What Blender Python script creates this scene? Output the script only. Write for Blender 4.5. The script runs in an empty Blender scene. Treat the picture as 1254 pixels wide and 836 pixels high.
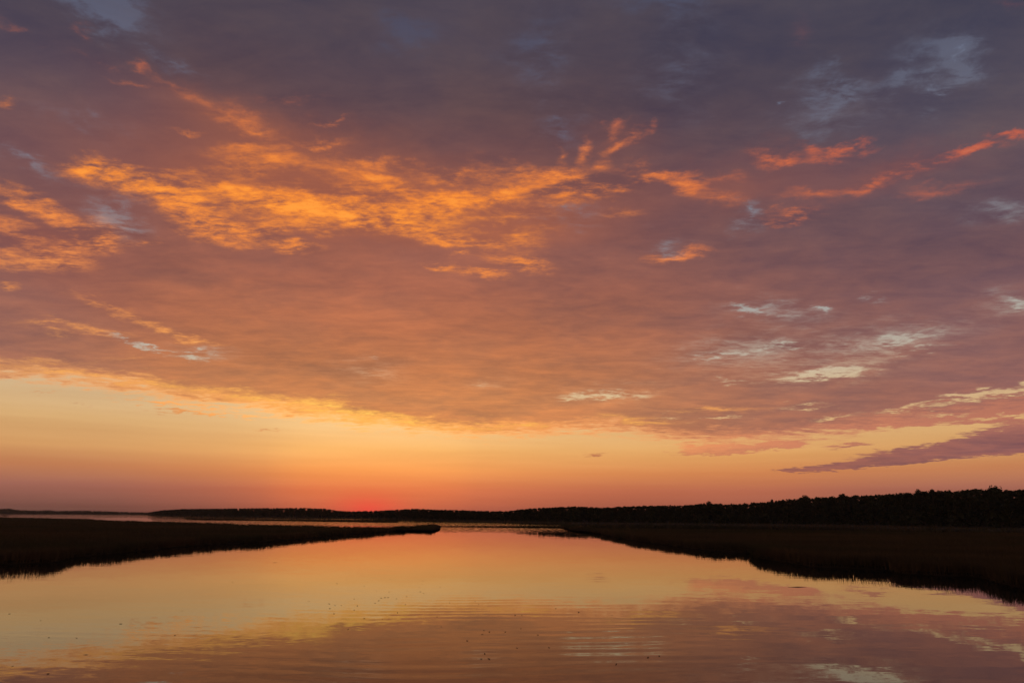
import bpy, math, random
import numpy as np

# ------------------------------------------------------------------ camera
sc = bpy.context.scene
col = sc.collection
R = math.radians
CAM_HEIGHT = 5.0
cam = bpy.data.cameras.new('camera')
cam.lens, cam.sensor_width, cam.clip_start, cam.clip_end = 24.0, 36.0, 0.1, 30000.0
cam_obj = bpy.data.objects.new('camera', cam)
col.objects.link(cam_obj)
cam_obj.location = (0.0, 0.0, CAM_HEIGHT)
from mathutils import Matrix
cam_obj.rotation_euler = (Matrix.Rotation(R(90 + 14.23), 4, 'X') @ Matrix.Rotation(R(0.25), 4, 'Z')).to_euler()
sc.camera = cam_obj
sc.view_settings.view_transform = 'Standard'
sc.view_settings.look = 'None'
sc.view_settings.exposure = 0.0
sc.view_settings.gamma = 1.0

# ------------------------------------------------------------------ sky
SUN_AZ, SUN_EL = -11.5, 0.2          # degrees; azimuth east of the +Y axis, just behind the far tree tops
world = bpy.data.worlds.new('World')
sc.world = world
world.use_nodes = True
world.cycles.sampling_method = 'MANUAL'
world.cycles.sample_map_resolution = 512
nt = world.node_tree
nt.nodes.clear()


def lin(c):
    return tuple(((v / 255) / 12.92) if v / 255 <= 0.04045 else ((v / 255 + 0.055) / 1.055) ** 2.4 for v in c)


class Graph:
    """small helper that writes shader nodes as expressions"""
    def __init__(s, tree):
        s.t = tree

    def new(s, kind, **kw):
        n = s.t.nodes.new(kind)
        for k, v in kw.items():
            setattr(n, k, v)
        return n

    def put(s, sock, v):
        if hasattr(v, 'is_linked'):
            s.t.links.new(v, sock)
        else:
            sock.default_value = v

    def m(s, op, a, b=0.0, c=0.0, clamp=False):
        n = s.new('ShaderNodeMath', operation=op, use_clamp=clamp)
        for i, v in enumerate((a, b, c)):
            s.put(n.inputs[i], v)
        return n.outputs[0]

    def v(s, op, a, b=(0, 0, 0), scale=None):
        n = s.new('ShaderNodeVectorMath', operation=op)
        s.put(n.inputs[0], a)
        s.put(n.inputs[1], b)
        if scale is not None:
            s.put(n.inputs[3], scale)
        return n.outputs[0]

    def comb(s, x, y, z=0.0):
        n = s.new('ShaderNodeCombineXYZ')
        for i, v in enumerate((x, y, z)):
            s.put(n.inputs[i], v)
        return n.outputs[0]

    def sep(s, a):
        n = s.new('ShaderNodeSeparateXYZ')
        s.put(n.inputs[0], a)
        return n.outputs

    def noise(s, vec, scale, detail=5.0, rough=0.55, dim='2D', dist=0.0, lac=2.0):
        n = s.new('ShaderNodeTexNoise', noise_dimensions=dim)
        s.put(n.inputs['Vector'], vec)
        n.inputs['Scale'].default_value = scale
        n.inputs['Detail'].default_value = detail
        n.inputs['Roughness'].default_value = rough
        n.inputs['Lacunarity'].default_value = lac
        n.inputs['Distortion'].default_value = dist
        return n

    def step(s, x, a, b):
        n = s.new('ShaderNodeMapRange', interpolation_type='SMOOTHSTEP')
        s.put(n.inputs[0], x)
        s.put(n.inputs[1], a)
        s.put(n.inputs[2], b)
        return n.outputs[0]

    def ramp(s, x, lo, hi, stops):
        n = s.new('ShaderNodeValToRGB')
        s.put(n.inputs[0], s.m('DIVIDE', s.m('SUBTRACT', x, lo), hi - lo, clamp=True))
        e = n.color_ramp.elements
        while len(e) < len(stops):
            e.new(0.5)
        for el, (p, c) in zip(e, stops):
            el.position = (p - lo) / (hi - lo)
            el.color = lin(c) + (1.0,)
        return n.outputs[0]

    def curve(s, x, lo, hi, olo, ohi, pts):
        n = s.new('ShaderNodeFloatCurve')
        cu = n.mapping.curves[0]
        pp = [((a - lo) / (hi - lo), (b - olo) / (ohi - olo)) for a, b in pts]
        cu.points[0].location, cu.points[1].location = pp[0], pp[-1]
        for p in pp[1:-1]:
            cu.points.new(*p)
        n.mapping.update()
        s.put(n.inputs[1], s.m('DIVIDE', s.m('SUBTRACT', x, lo), hi - lo, clamp=True))
        return s.m('MULTIPLY_ADD', n.outputs[0], ohi - olo, olo)

    def mix(s, f, a, b, mode='MIX'):
        n = s.new('ShaderNodeMix', data_type='RGBA', blend_type=mode)
        s.put(n.inputs[0], f)
        for k, v in ((6, a), (7, b)):
            s.put(n.inputs[k], v if hasattr(v, 'is_linked') else tuple(v) + ((1.0,) if len(v) == 3 else ()))
        return n.outputs[2]

    def patches(s, vec, rows, grow=1.75):
        """sum of soft elliptical cloud patches; a row is azimuth, elevation, half length, half width, turn, weight"""
        acc = None
        for az, el, hw, hh, rot, amp in rows:
            mp = s.new('ShaderNodeMapping', vector_type='TEXTURE')
            s.put(mp.inputs[0], vec)
            mp.inputs[1].default_value = (az, el, 0)
            mp.inputs[2].default_value = (0, 0, R(rot))
            mp.inputs[3].default_value = (hw * grow, hh * grow, 1)
            g = s.new('ShaderNodeTexGradient', gradient_type='QUADRATIC_SPHERE')
            s.put(g.inputs[0], mp.outputs[0])
            g = s.m('MULTIPLY', g.outputs['Fac'], amp * 2.2)
            acc = g if acc is None else s.m('ADD', acc, g)
        return acc


G = Graph(nt)
direction = G.new('ShaderNodeTexCoord').outputs['Generated']
dx, dy, dz = G.sep(direction)
DEG = 180 / math.pi
az = G.m('MULTIPLY', G.m('ARCTAN2', dx, dy), DEG)
el = G.m('MULTIPLY', G.m('ARCSINE', dz), DEG)
# coordinates on the flat cloud layer overhead
inv = G.m('DIVIDE', 1.0, G.m('ADD', G.m('MAXIMUM', dz, 0.0), 0.07))
plane = G.comb(G.m('MULTIPLY', dx, inv), G.m('MULTIPLY', dy, inv))

# how near a direction is to the set sun, along the horizon
near_sun = G.curve(az, -180, 180, 0, 1, [(-180,0),(-60,0),(-36,0.02),(-27,0.18),(-19,0.6),(-11.5,1),(-3,0.78),(8,0.5),(20,0.36),(36,0.1),(60,0.04),(110,0),(180,0)])

# clear air
clear_near = G.ramp(el, 0, 45, [(0.0, (196, 92, 68)), (1.86, (228, 122, 74)), (3.47, (244, 156, 84)), (5.1, (246, 182, 106)), (6.74, (240, 192, 128)), (8.39, (236, 198, 140)), (12.39, (200, 185, 160)), (21.71, (140, 138, 140)), (31.24, (90, 90, 110)), (39.88, (62, 66, 90)), (45.0, (62, 66, 90))])
clear_far = G.ramp(el, 0, 45, [(0.0, (104, 68, 62)), (1.95, (158, 101, 86)), (3.26, (190, 124, 86)), (4.59, (206, 150, 96)), (6.6, (212, 168, 114)), (9.99, (205, 180, 144)), (12.04, (184, 174, 158)), (16.83, (152, 154, 156)), (25.59, (118, 122, 138)), (34.45, (98, 104, 126)), (40.79, (76, 82, 108)), (45.0, (76, 82, 108))])
clear = G.mix(near_sun, clear_far, clear_near)
dd = G.m('SQRT', G.m('ADD', G.m('POWER', G.m('SUBTRACT', az, SUN_AZ), 2.0), G.m('POWER', G.m('MULTIPLY', G.m('SUBTRACT', el, 0.3), 2.6), 2.0)))
glow = G.m('POWER', G.m('SUBTRACT', 1.0, G.m('DIVIDE', dd, 13.0), clamp=True), 3.0)
clear = G.mix(G.m('MULTIPLY', glow, 0.32), clear, lin((255, 122, 66)))
core = G.m('POWER', G.m('SUBTRACT', 1.0, G.m('DIVIDE', dd, 5.5), clamp=True), 2.0)
clear = G.mix(G.m('MULTIPLY', core, 0.95), clear, lin((255, 78, 62)))

bars = G.noise(G.comb(G.m('MULTIPLY', az, 0.035), G.m('MULTIPLY', el, 0.75)), 1.0, 5.0, 0.6).outputs['Fac']
clear = G.mix(1.0, clear, G.comb(*[G.m('MULTIPLY_ADD', G.m('SUBTRACT', bars, 0.5), k_, 1.0) for k_ in (0.22, 0.34, 0.42)]), 'MULTIPLY')

# ragged edges: the patches are read through a warped copy of the coordinates
short = G.m('MULTIPLY', el, 1 / 26.0)
short = G.m('MINIMUM', G.m('MAXIMUM', short, 0.12), 1.3)
wa = G.v('SUBTRACT', G.noise(plane, 2.1, 4.0, 0.5).outputs['Color'], (0.5, 0.5, 0.5))
wb = G.v('SUBTRACT', G.noise(plane, 8.0, 5.0, 0.6).outputs['Color'], (0.5, 0.5, 0.5))
wax, way, _ = G.sep(wa)
wbx, wby, _ = G.sep(wb)
ox = G.m('MULTIPLY_ADD', wax, 3.2, G.m('MULTIPLY', wbx, 4.6))
oy = G.m('MULTIPLY_ADD', way, 2.8, G.m('MULTIPLY', wby, 4.6))
azw = G.m('MULTIPLY_ADD', ox, G.m('MAXIMUM', short, 0.4), az)
elw = G.m('MULTIPLY_ADD', oy, short, el)
warped = G.comb(azw, elw)
calm = G.comb(G.m('MULTIPLY_ADD', G.m('MULTIPLY_ADD', wax, 3.0, G.m('MULTIPLY', wbx, 2.4)), G.m('MAXIMUM', short, 0.4), az),
              G.m('MULTIPLY_ADD', G.m('MULTIPLY_ADD', way, 2.6, G.m('MULTIPLY', wby, 2.6)), short, el))

fib = G.noise(G.v('MULTIPLY', plane, (0.9, 1.75, 1)), 4.2, 9.0, 0.62, dist=0.35).outputs['Fac']
fine = G.noise(G.v('MULTIPLY', plane, (0.85, 1.6, 1)), 15.0, 7.0, 0.66, dist=0.3).outputs['Fac']
soft = G.noise(plane, 1.3, 4.0, 0.5).outputs['Fac']

# how much cloud stands in a direction
edge = G.curve(azw, -60, 60, 0, 40, [(-60,12.0),(-37.3, 8.81), (-34.5, 8.79), (-31.6, 8.76), (-28.4, 8.63), (-25.0, 8.16), (-21.4, 7.82), (-17.7, 7.5), (-13.9, 7.2), (-10.6, 6.77), (-5.9, 6.54), (-1.8, 6.32), (1.6, 6.4), (5.0, 6.6), (9.1, 6.62), (12.3, 5.98), (14.9, 5.6), (18.0, 5.65), (21.1, 5.62), (24.0, 5.83), (27.4, 6.16), (30.6, 6.57), (33.6, 6.77), (37.1, 6.94),(60,11.0)])
deck = G.m('DIVIDE', G.m('SUBTRACT', elw, edge), 1.5)
deck = G.m('MINIMUM', G.m('MAXIMUM', deck, -1.5), 1.5)
strips = G.patches(warped, [
    (30.83, 4.3, 5.26, 0.68, 3.2, 1.1),
    (35.69, 4.85, 3.06, 0.81, 1.5, 1.2),
    (26.02, 3.64, 4.76, 0.3, 3.8, 1.0),
    (22.63, 3.41, 2.83, 0.18, 0.9, 0.7),
    (40.04, 5.22, 4.2, 1.12, 0.9, 1.2),
    (17.37, 5.09, 4.25, 0.32, 2.6, 0.9),
    (21.63, 5.29, 1.76, 0.25, 4.4, 0.5),
    (7.0, 4.85, 2.33, 0.26, 1.5, 0.45),
    (19.93, 6.48, 2.4, 0.25, 4.0, 0.4),
    (27.43, 6.58, 2.14, 0.24, 1.2, 0.5),
    (34.87, 7.18, 2.73, 0.39, 2.3, 0.8),
    (38.7, 7.28, 2.48, 0.47, 1.9, 0.9),
    (30.63, 6.74, 2.99, 0.29, 1.8, 0.6),
    (34.98, 6.33, 2.69, 0.22, -1.8, 0.4),
    (-27.78, 8.01, 2.79, 0.18, -0.2, 0.35),
    (-26.33, 7.45, 2.56, 0.18, -0.6, 0.35),
    (-23.18, 7.34, 2.98, 0.19, -0.0, 0.3),
    (-32.39, 7.34, 2.02, 0.17, 2.4, 0.25),
    (-34.9, 7.96, 1.43, 0.17, 5.7, 0.3),
    (-31.08, 5.13, 2.57, 0.12, 3.2, 0.3),
    (-19.5, 6.33, 1.84, 0.19, 2.4, 0.3),
    (13.44, 2.46, 3.13, 0.19, -0.4, 0.25),
    (26.18, 5.13, 2.18, 0.24, 4.2, 0.4)])
gaps = G.patches(warped, [
    (-29.09, 12.01, 1.89, 0.24, -7.8, 0.7),
    (-25.58, 11.78, 1.51, 0.37, 0.2, 1.0),
    (-31.04, 12.49, 1.08, 0.17, -14.9, 0.5),
    (8.15, 9.65, 3.24, 0.34, 1.6, 1.0),
    (5.06, 9.29, 1.23, 0.27, 4.3, 0.5),
    (19.77, 15.97, 1.51, 0.39, -10.5, 1.0),
    (25.11, 15.61, 1.06, 0.25, -10.0, 0.6),
    (17.59, 12.61, 3.46, 0.33, 2.1, 0.65),
    (22.31, 12.85, 2.39, 0.32, -0.9, 0.55),
    (25.05, 10.54, 3.48, 0.43, 1.6, 1.3),
    (30.31, 12.65, 3.62, 0.47, 6.2, 0.5),
    (31.75, 11.59, 3.49, 0.29, 4.4, 0.35),
    (37.72, 14.0, 0.81, 0.33, -10.1, 0.7),
    (18.39, 10.54, 2.48, 0.26, -3.4, 0.4),
    (28.51, 15.92, 1.38, 0.36, -8.1, 0.25),
    (23.36, 8.15, 2.58, 0.19, -0.2, 0.5),
    (34.76, 8.15, 3.2, 0.33, 2.8, 1.1),
    (38.0, 8.38, 2.55, 0.37, 2.3, 1.0),
    (29.96, 7.61, 2.07, 0.23, 7.0, 0.8),
    (25.28, 7.18, 1.68, 0.24, 2.2, 0.6),
    (17.23, 7.54, 1.87, 0.19, 0.9, 0.5),
    (32.68, 7.07, 1.93, 0.17, 0.3, 0.5),
    (13.07, 7.8, 2.58, 0.2, -5.8, 0.3),
    (23.9, 31.48, 0.48, 0.56, 26.5, 0.6),
    (34.54, 28.43, 0.41, 0.34, 15.3, 0.5),
    (37.35, 30.36, 0.39, 0.49, 13.1, 0.35),
    (20.06, 23.16, 0.46, 0.38, -35.8, 0.5),
    (-11.57, 12.62, 0.68, 0.27, 2.7, 0.28),
    (-12.16, 11.05, 1.07, 0.27, 2.5, 0.2),
    (-2.56, 10.65, 0.97, 0.27, 0.6, 0.24)])
broken = G.m('MULTIPLY_ADD', G.m('SUBTRACT', fine, 0.5), 3.6, G.m('MULTIPLY_ADD', G.m('SUBTRACT', fib, 0.5), 4.2, 1.0))
broken = G.m('MINIMUM', G.m('MAXIMUM', broken, 0.05), 2.0)
rough_edge = G.m('MULTIPLY_ADD', G.m('SUBTRACT', fib, 0.5), 1.5, G.m('MULTIPLY', G.m('SUBTRACT', fine, 0.5), 0.9))
amount = G.m('ADD', G.m('MULTIPLY_ADD', strips, 1.9, deck), rough_edge)
cover = G.step(amount, -0.3, 0.5)
opening = G.step(G.m('MULTIPLY', gaps, broken), 0.1, 1.75)
cover = G.m('MULTIPLY', cover, G.m('SUBTRACT', 1.0, G.m('MULTIPLY', opening, 0.9)))
veil = G.m('MULTIPLY', G.patches(warped, [
    (28.08, 31.29, 3.56, 1.26, -3.0, 0.7),
    (32.4, 29.92, 2.17, 1.24, 4.0, 0.9),
    (34.56, 28.59, 1.23, 1.02, 15.0, 0.8),
    (37.02, 30.04, 1.65, 1.86, 13.1, 1.0),
    (26.55, 29.3, 4.81, 1.16, -8.3, 0.35),
    (34.79, 32.25, 2.72, 1.56, -17.9, 0.4),
    (-10.22, 38.93, 4.68, 1.6, -3.1, 0.7),
    (2.49, 37.39, 3.16, 2.95, -1.8, 0.55),
    (4.75, 31.93, 2.29, 1.75, -2.4, 0.6),
    (-35.35, 34.61, 3.97, 1.25, 4.0, 1.1),
    (20.06, 23.16, 1.32, 1.01, -36.0, 0.7),
    (13.56, 39.49, 6.71, 1.1, -8.3, 0.6),
    (-31.97, 21.1, 2.19, 1.52, -15.4, 0.7),
    (-30.58, 32.71, 3.59, 0.79, -4.0, 0.4),
    (13.5, 21.76, 1.8, 0.92, -4.8, 0.6),
    (14.71, 34.8, 4.36, 3.57, -7.9, 0.4),
    (-37.82, 23.37, 2.95, 0.77, -18.5, 0.5),
    (-35.24, 26.35, 3.18, 0.79, -5.8, 0.3),
    (37.77, 20.32, 2.77, 1.09, -14.3, 0.4),
    (4.61, 24.55, 4.39, 1.06, -2.4, 0.4),
    (18.56, 12.81, 6.71, 1.69, 1.5, 0.5),
    (29.21, 12.48, 6.16, 1.56, 4.0, 0.5),
    (21.96, 15.76, 5.35, 1.02, -6.5, 0.5),
    (37.73, 14.05, 2.21, 1.1, -10.3, 0.6),
    (25.05, 10.54, 5.51, 1.24, 0.4, 0.4),
    (-12.18, 11.39, 4.06, 1.34, 2.2, 0.25),
    (-24.86, 12.1, 3.59, 0.62, -3.2, 0.3),
    (8.49, 9.78, 5.35, 0.94, 1.3, 0.35),
    (-1.86, 10.66, 2.78, 0.95, 0.3, 0.2)]), broken)
cover = G.m('MULTIPLY', cover, G.m('SUBTRACT', 1.0, G.m('MULTIPLY', G.step(veil, 0.0, 1.8), 0.5)))

# the unlit body of the clouds
body_near = G.ramp(el, 0, 45, [(0.0, (190, 100, 70)), (4.44, (206, 126, 80)), (7.07, (212, 136, 84)), (9.05, (208, 134, 84)), (11.72, (196, 123, 80)), (15.07, (184, 112, 79)), (18.41, (168, 102, 80)), (21.71, (156, 97, 82)), (24.97, (144, 90, 80)), (29.4, (116, 79, 78)), (33.05, (97, 74, 78)), (36.55, (87, 73, 81)), (39.88, (84, 73, 82)), (45.0, (84, 73, 82))])
body_far = G.ramp(el, 0, 45, [(0.0, (142, 88, 82)), (4.71, (148, 95, 90)), (7.63, (152, 101, 92)), (10.58, (144, 99, 93)), (13.54, (134, 94, 92)), (17.67, (115, 84, 88)), (22.32, (101, 80, 87)), (27.94, (86, 77, 88)), (32.75, (76, 71, 84)), (35.79, (74, 70, 84)), (45.0, (74, 70, 84))])
near_body = G.curve(az, -90, 90, 0, 1, [(-90,0.1),(-60,0.2),(-42,0.26),(-32,0.56),(-22,0.96),(-14,1),(-5,1),(6,0.84),(18,0.42),(30,0.12),(40,0.0),(90,0)])
body = G.mix(near_body, body_far, body_near)
shade = G.m('ADD', G.m('MULTIPLY', G.m('SUBTRACT', soft, 0.5), 0.6), G.m('MULTIPLY', G.m('SUBTRACT', fib, 0.5), 0.6))
shade = G.m('ADD', shade, G.m('MULTIPLY', G.m('SUBTRACT', fine, 0.5), 0.25))
body = G.mix(1.0, body, G.comb(G.m('ADD', shade, 1.0), G.m('MULTIPLY_ADD', shade, 0.8, 1.0), G.m('MULTIPLY_ADD', shade, 0.35, 1.0)), 'MULTIPLY')

# thicker and thinner reaches: greyer here, a ruddy bloom round the sunlit bands there
thick = G.step(G.noise(plane, 2.7, 5.0, 0.55).outputs['Fac'], 0.38, 0.68)
body = G.mix(G.m('MULTIPLY', thick, 0.75), body, G.mix(1.0, body, (0.80, 0.87, 1.0), 'MULTIPLY'))
bloom = G.step(G.patches(calm, [
    (-16.54, 25.24, 27.78, 4.82, 1.3, 0.75),
    (-36.01, 18.47, 6.8, 3.37, -2.2, 0.6),
    (-30.77, 14.45, 9.22, 3.55, -1.6, 0.3),
    (31.33, 24.61, 9.52, 1.98, -1.1, 0.5),
    (-0.56, 23.93, 14.52, 2.41, -2.3, 0.35),
    (-26.38, 29.74, 12.58, 2.39, -7.2, 0.3),
    (19.61, 25.62, 7.67, 2.51, -9.2, 0.4),
    (24.4, 27.34, 4.94, 1.56, -11.3, 0.3),
    (9.26, 30.77, 4.43, 1.88, -4.9, 0.3)]), 0.0, 1.4)
body = G.mix(G.m('MULTIPLY', bloom, 0.6), body, G.mix(near_body, lin((140, 84, 78)), lin((172, 98, 70))))

# low sunlight caught by the underside of the clouds
caught = G.patches(calm, [
    (-24.71, 24.16, 2.92, 0.55, 3.6, 0.5),
    (-20.87, 24.41, 3.35, 0.56, 5.9, 0.55),
    (-19.08, 23.13, 3.38, 0.51, 2.9, 0.5),
    (-27.61, 25.01, 2.46, 0.47, 11.1, 0.35),
    (-23.49, 27.32, 2.65, 0.48, 15.2, 0.4),
    (-12.49, 27.91, 3.65, 0.38, 1.2, 0.5),
    (-0.57, 24.8, 3.71, 0.46, 3.3, 0.45),
    (5.38, 25.84, 3.67, 0.39, 2.7, 0.4),
    (18.35, 26.73, 2.03, 0.44, -7.8, 0.35),
    (-33.75, 23.79, 1.34, 0.57, 3.3, 0.7),
    (-30.36, 23.53, 3.6, 0.77, -0.7, 1.1),
    (-26.95, 22.28, 2.4, 0.86, -8.5, 1.1),
    (-23.81, 21.82, 2.67, 0.81, 8.4, 1.1),
    (-19.57, 21.27, 1.72, 0.38, 4.9, 1.2),
    (-21.45, 26.75, 3.4, 0.61, 15.8, 0.55),
    (-16.51, 24.86, 5.63, 0.77, 1.9, 1.1),
    (-11.67, 26.51, 4.35, 0.58, -4.9, 0.8),
    (-14.35, 23.93, 4.24, 0.65, -0.7, 1.1),
    (-9.39, 24.47, 3.64, 0.66, -1.4, 0.8),
    (-6.14, 25.57, 3.71, 0.46, 5.4, 1.0),
    (-5.09, 27.57, 3.74, 0.58, -3.7, 0.6),
    (-1.33, 26.24, 3.73, 0.53, 5.3, 0.9),
    (0.91, 28.07, 3.37, 0.78, -9.5, 0.7),
    (4.67, 27.62, 2.53, 0.84, -2.2, 0.9),
    (8.73, 26.93, 3.62, 0.45, 3.0, 1.0),
    (12.76, 27.47, 2.57, 0.57, -10.9, 0.8),
    (15.75, 26.34, 1.53, 0.57, -6.5, 0.7),
    (-7.89, 23.37, 3.62, 0.67, -8.6, 0.6),
    (-3.49, 22.75, 4.39, 0.6, -6.6, 0.55),
    (0.92, 23.07, 2.93, 0.54, 6.6, 0.35),
    (9.73, 24.52, 1.87, 0.39, -0.2, 0.35),
    (6.46, 30.49, 0.53, 0.5, -2.7, 0.9),
    (9.15, 31.71, 0.88, 0.44, 12.6, 0.9),
    (9.38, 30.2, 1.15, 0.39, 17.4, 0.9),
    (11.12, 30.75, 0.67, 0.37, -4.9, 0.8),
    (12.32, 31.08, 0.37, 0.37, -5.4, 0.8),
    (5.91, 29.5, 0.44, 0.66, -28.2, 0.45),
    (3.95, 29.76, 0.38, 0.51, -1.6, 0.4),
    (7.69, 28.91, 0.74, 0.45, -3.2, 0.4),
    (-35.82, 20.4, 3.06, 0.51, -16.4, 0.85),
    (-37.52, 18.69, 2.43, 0.66, -10.3, 0.6),
    (-35.83, 17.3, 2.25, 0.56, 2.3, 1.1),
    (-32.83, 19.56, 1.2, 0.91, 22.3, 1.0),
    (-34.26, 18.56, 1.56, 0.57, 11.6, 0.7),
    (-38.07, 16.31, 0.93, 0.33, 0.1, 0.6),
    (-38.61, 20.93, 1.42, 0.44, -8.3, 0.5),
    (-29.82, 19.68, 0.91, 0.24, 10.4, 0.6),
    (-37.92, 14.78, 0.46, 0.22, 1.5, 0.8),
    (-6.33, 20.44, 1.15, 0.27, -3.5, 0.9),
    (-2.34, 19.74, 1.74, 0.27, -4.9, 0.9),
    (0.92, 20.78, 2.18, 0.47, -9.7, 1.0),
    (-4.19, 21.32, 1.02, 0.2, 1.5, 0.4),
    (14.48, 20.83, 2.03, 0.4, 6.5, 1.1),
    (22.46, 27.49, 1.05, 0.48, -14.2, 0.9),
    (23.85, 27.07, 0.86, 0.5, 18.9, 0.9),
    (25.84, 27.67, 0.63, 0.47, -47.7, 0.7),
    (28.08, 26.74, 2.11, 0.35, -2.6, 0.95),
    (31.87, 24.49, 2.14, 0.35, 3.3, 0.95),
    (34.92, 24.72, 2.26, 0.34, 4.3, 0.9),
    (37.52, 24.85, 1.44, 0.27, -3.2, 0.7),
    (39.35, 25.4, 1.03, 0.21, -11.0, 0.8),
    (29.52, 24.06, 2.78, 0.36, 4.2, 0.4),
    (34.35, 22.75, 3.01, 0.45, -3.2, 0.25),
    (23.6, 22.92, 2.1, 0.37, -1.2, 0.85),
    (25.94, 24.26, 2.39, 0.37, -0.6, 0.35),
    (18.19, 24.86, 1.75, 0.51, -7.2, 0.4),
    (-40.48, 30.89, 1.03, 0.31, -2.4, 0.5),
    (-36.84, 32.78, 0.65, 0.3, 14.2, 0.45),
    (-32.8, 31.69, 0.98, 0.23, -15.3, 0.55),
    (-35.8, 31.04, 1.29, 0.32, 6.0, 0.4),
    (-33.4, 30.13, 1.11, 0.22, 1.4, 0.35),
    (-30.27, 30.83, 1.73, 0.29, -12.8, 0.25),
    (-20.66, 31.92, 2.5, 0.41, 5.0, 0.4),
    (-24.43, 29.67, 1.42, 0.47, 1.9, 0.5),
    (-22.68, 28.81, 1.44, 0.43, -3.8, 0.5),
    (-16.99, 30.32, 1.57, 0.18, 7.4, 0.8),
    (-17.42, 28.84, 1.83, 0.25, 3.9, 0.8),
    (-28.57, 27.6, 1.22, 0.17, 12.6, 0.4),
    (-40.12, 26.58, 0.68, 0.41, 18.7, 0.35),
    (-27.08, 30.17, 3.74, 0.71, -6.7, 0.2),
    (25.98, 35.71, 0.77, 1.11, -41.5, 0.25),
    (40.77, 32.9, 0.69, 0.38, -21.4, 0.25),
    (-32.13, 14.71, 1.59, 0.23, -4.7, 0.55),
    (-28.18, 13.59, 2.64, 0.24, -14.8, 0.8),
    (-25.54, 12.97, 1.77, 0.19, -8.9, 0.7),
    (-31.86, 12.8, 2.11, 0.23, -1.4, 0.6),
    (-34.33, 12.27, 0.79, 0.23, 8.3, 0.5),
    (-35.15, 12.89, 1.97, 0.23, 8.8, 0.3),
    (-35.44, 10.0, 2.91, 0.22, 7.0, 0.35),
    (-30.31, 11.02, 1.06, 0.18, 6.4, 0.3),
    (16.97, 8.33, 3.11, 0.26, 0.6, 0.55),
    (10.43, 7.66, 3.28, 0.27, -4.4, 0.6),
    (-19.7, 8.62, 2.88, 0.32, -5.2, 0.8),
    (-14.61, 8.16, 3.68, 0.39, -7.0, 1.1),
    (-11.64, 7.81, 2.27, 0.4, -6.3, 1.0),
    (-8.62, 7.42, 2.03, 0.27, -3.7, 0.7),
    (-24.54, 9.19, 2.36, 0.25, -6.5, 0.7),
    (-29.04, 9.48, 2.19, 0.24, 0.8, 0.7),
    (-33.43, 9.49, 3.04, 0.23, 1.5, 0.7),
    (-3.87, 7.11, 2.74, 0.2, 0.6, 0.6),
    (0.92, 7.21, 2.74, 0.2, 2.9, 0.6),
    (-15.31, 9.05, 1.56, 0.33, 2.6, 0.5),
    (-21.6, 9.34, 2.45, 0.25, -4.7, 0.5)], 2.3)
grain = G.noise(G.v('MULTIPLY', plane, (0.9, 1.5, 1)), 34.0, 5.0, 0.62, dist=0.2).outputs['Fac']
mass = G.m('DIVIDE', caught, G.m('MULTIPLY_ADD', caught, 0.62, 1.0))
lump = G.m('MULTIPLY_ADD', G.m('SUBTRACT', fib, 0.52), 4.0, G.m('MULTIPLY_ADD', G.m('SUBTRACT', fine, 0.5), 2.0, G.m('MULTIPLY', G.m('SUBTRACT', grain, 0.5), 1.5)))
full = G.m('MULTIPLY', mass, G.m('ADD', lump, 1.0))
caught = G.step(full, 0.02, 1.3)
lit = G.ramp(el, 0, 45, [(0.0, (255, 190, 80)), (8.26, (255, 184, 88)), (11.55, (240, 160, 90)), (14.84, (228, 142, 80)), (18.13, (228, 134, 76)), (21.39, (244, 140, 64)), (23.97, (251, 145, 57)), (26.18, (246, 138, 56)), (28.98, (226, 126, 66)), (32.0, (176, 98, 76)), (35.48, (140, 88, 84)), (39.34, (120, 84, 88)), (45.0, (120, 84, 88))])
lit_far = G.ramp(el, 0, 45, [(0.0, (210, 120, 80)), (7.81, (214, 132, 92)), (13.88, (190, 110, 90)), (19.92, (200, 108, 80)), (24.06, (190, 96, 74)), (27.51, (190, 92, 74)), (31.4, (140, 80, 80)), (36.65, (110, 76, 84)), (45.0, (110, 76, 84))])
lit = G.mix(G.curve(az, -90, 90, 0, 1, [(-90, 0.3), (-60, 0.75), (-40, 0.92), (-20, 1), (-5, 1), (6, 0.85), (18, 0.42), (30, 0.12), (40, 0), (90, 0)]), lit_far, lit)
lit = G.mix(G.m('MULTIPLY', G.step(full, 0.85, 1.7), 0.55), lit, G.v('MULTIPLY', lit, (1.12, 1.45, 1.5)))
cloud = G.mix(caught, body, lit)
# thin lower rim, bright where the sun shines through it
rim = G.m('SUBTRACT', 1.0, G.step(G.m('MULTIPLY_ADD', rough_edge, 1.1, deck), 0.0, 1.0))
rim = G.m('MULTIPLY', rim, G.m('SUBTRACT', 1.0, G.step(el, 12.5, 18.0)))
rim = G.m('MULTIPLY', rim, G.step(deck, -1.0, -0.2))
rim = G.m('MULTIPLY', rim, G.curve(az, -60, 60, 0, 1, [(-60,0.55),(-36,0.75),(-25,0.8),(-15,1),(-5,0.95),(5,0.8),(15,0.7),(25,0.55),(36,0.45),(60,0.3)]))
cloud = G.mix(rim, cloud, G.v('SCALE', G.ramp(az, -60, 60, [(-60,(220,150,90)),(-36,(232,160,96)),(-22,(255,174,90)),(-12,(255,178,84)),(0,(248,162,86)),(12,(232,150,92)),(24,(212,132,94)),(60,(190,116,90))]), (0, 0, 0), 1.22))

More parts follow.
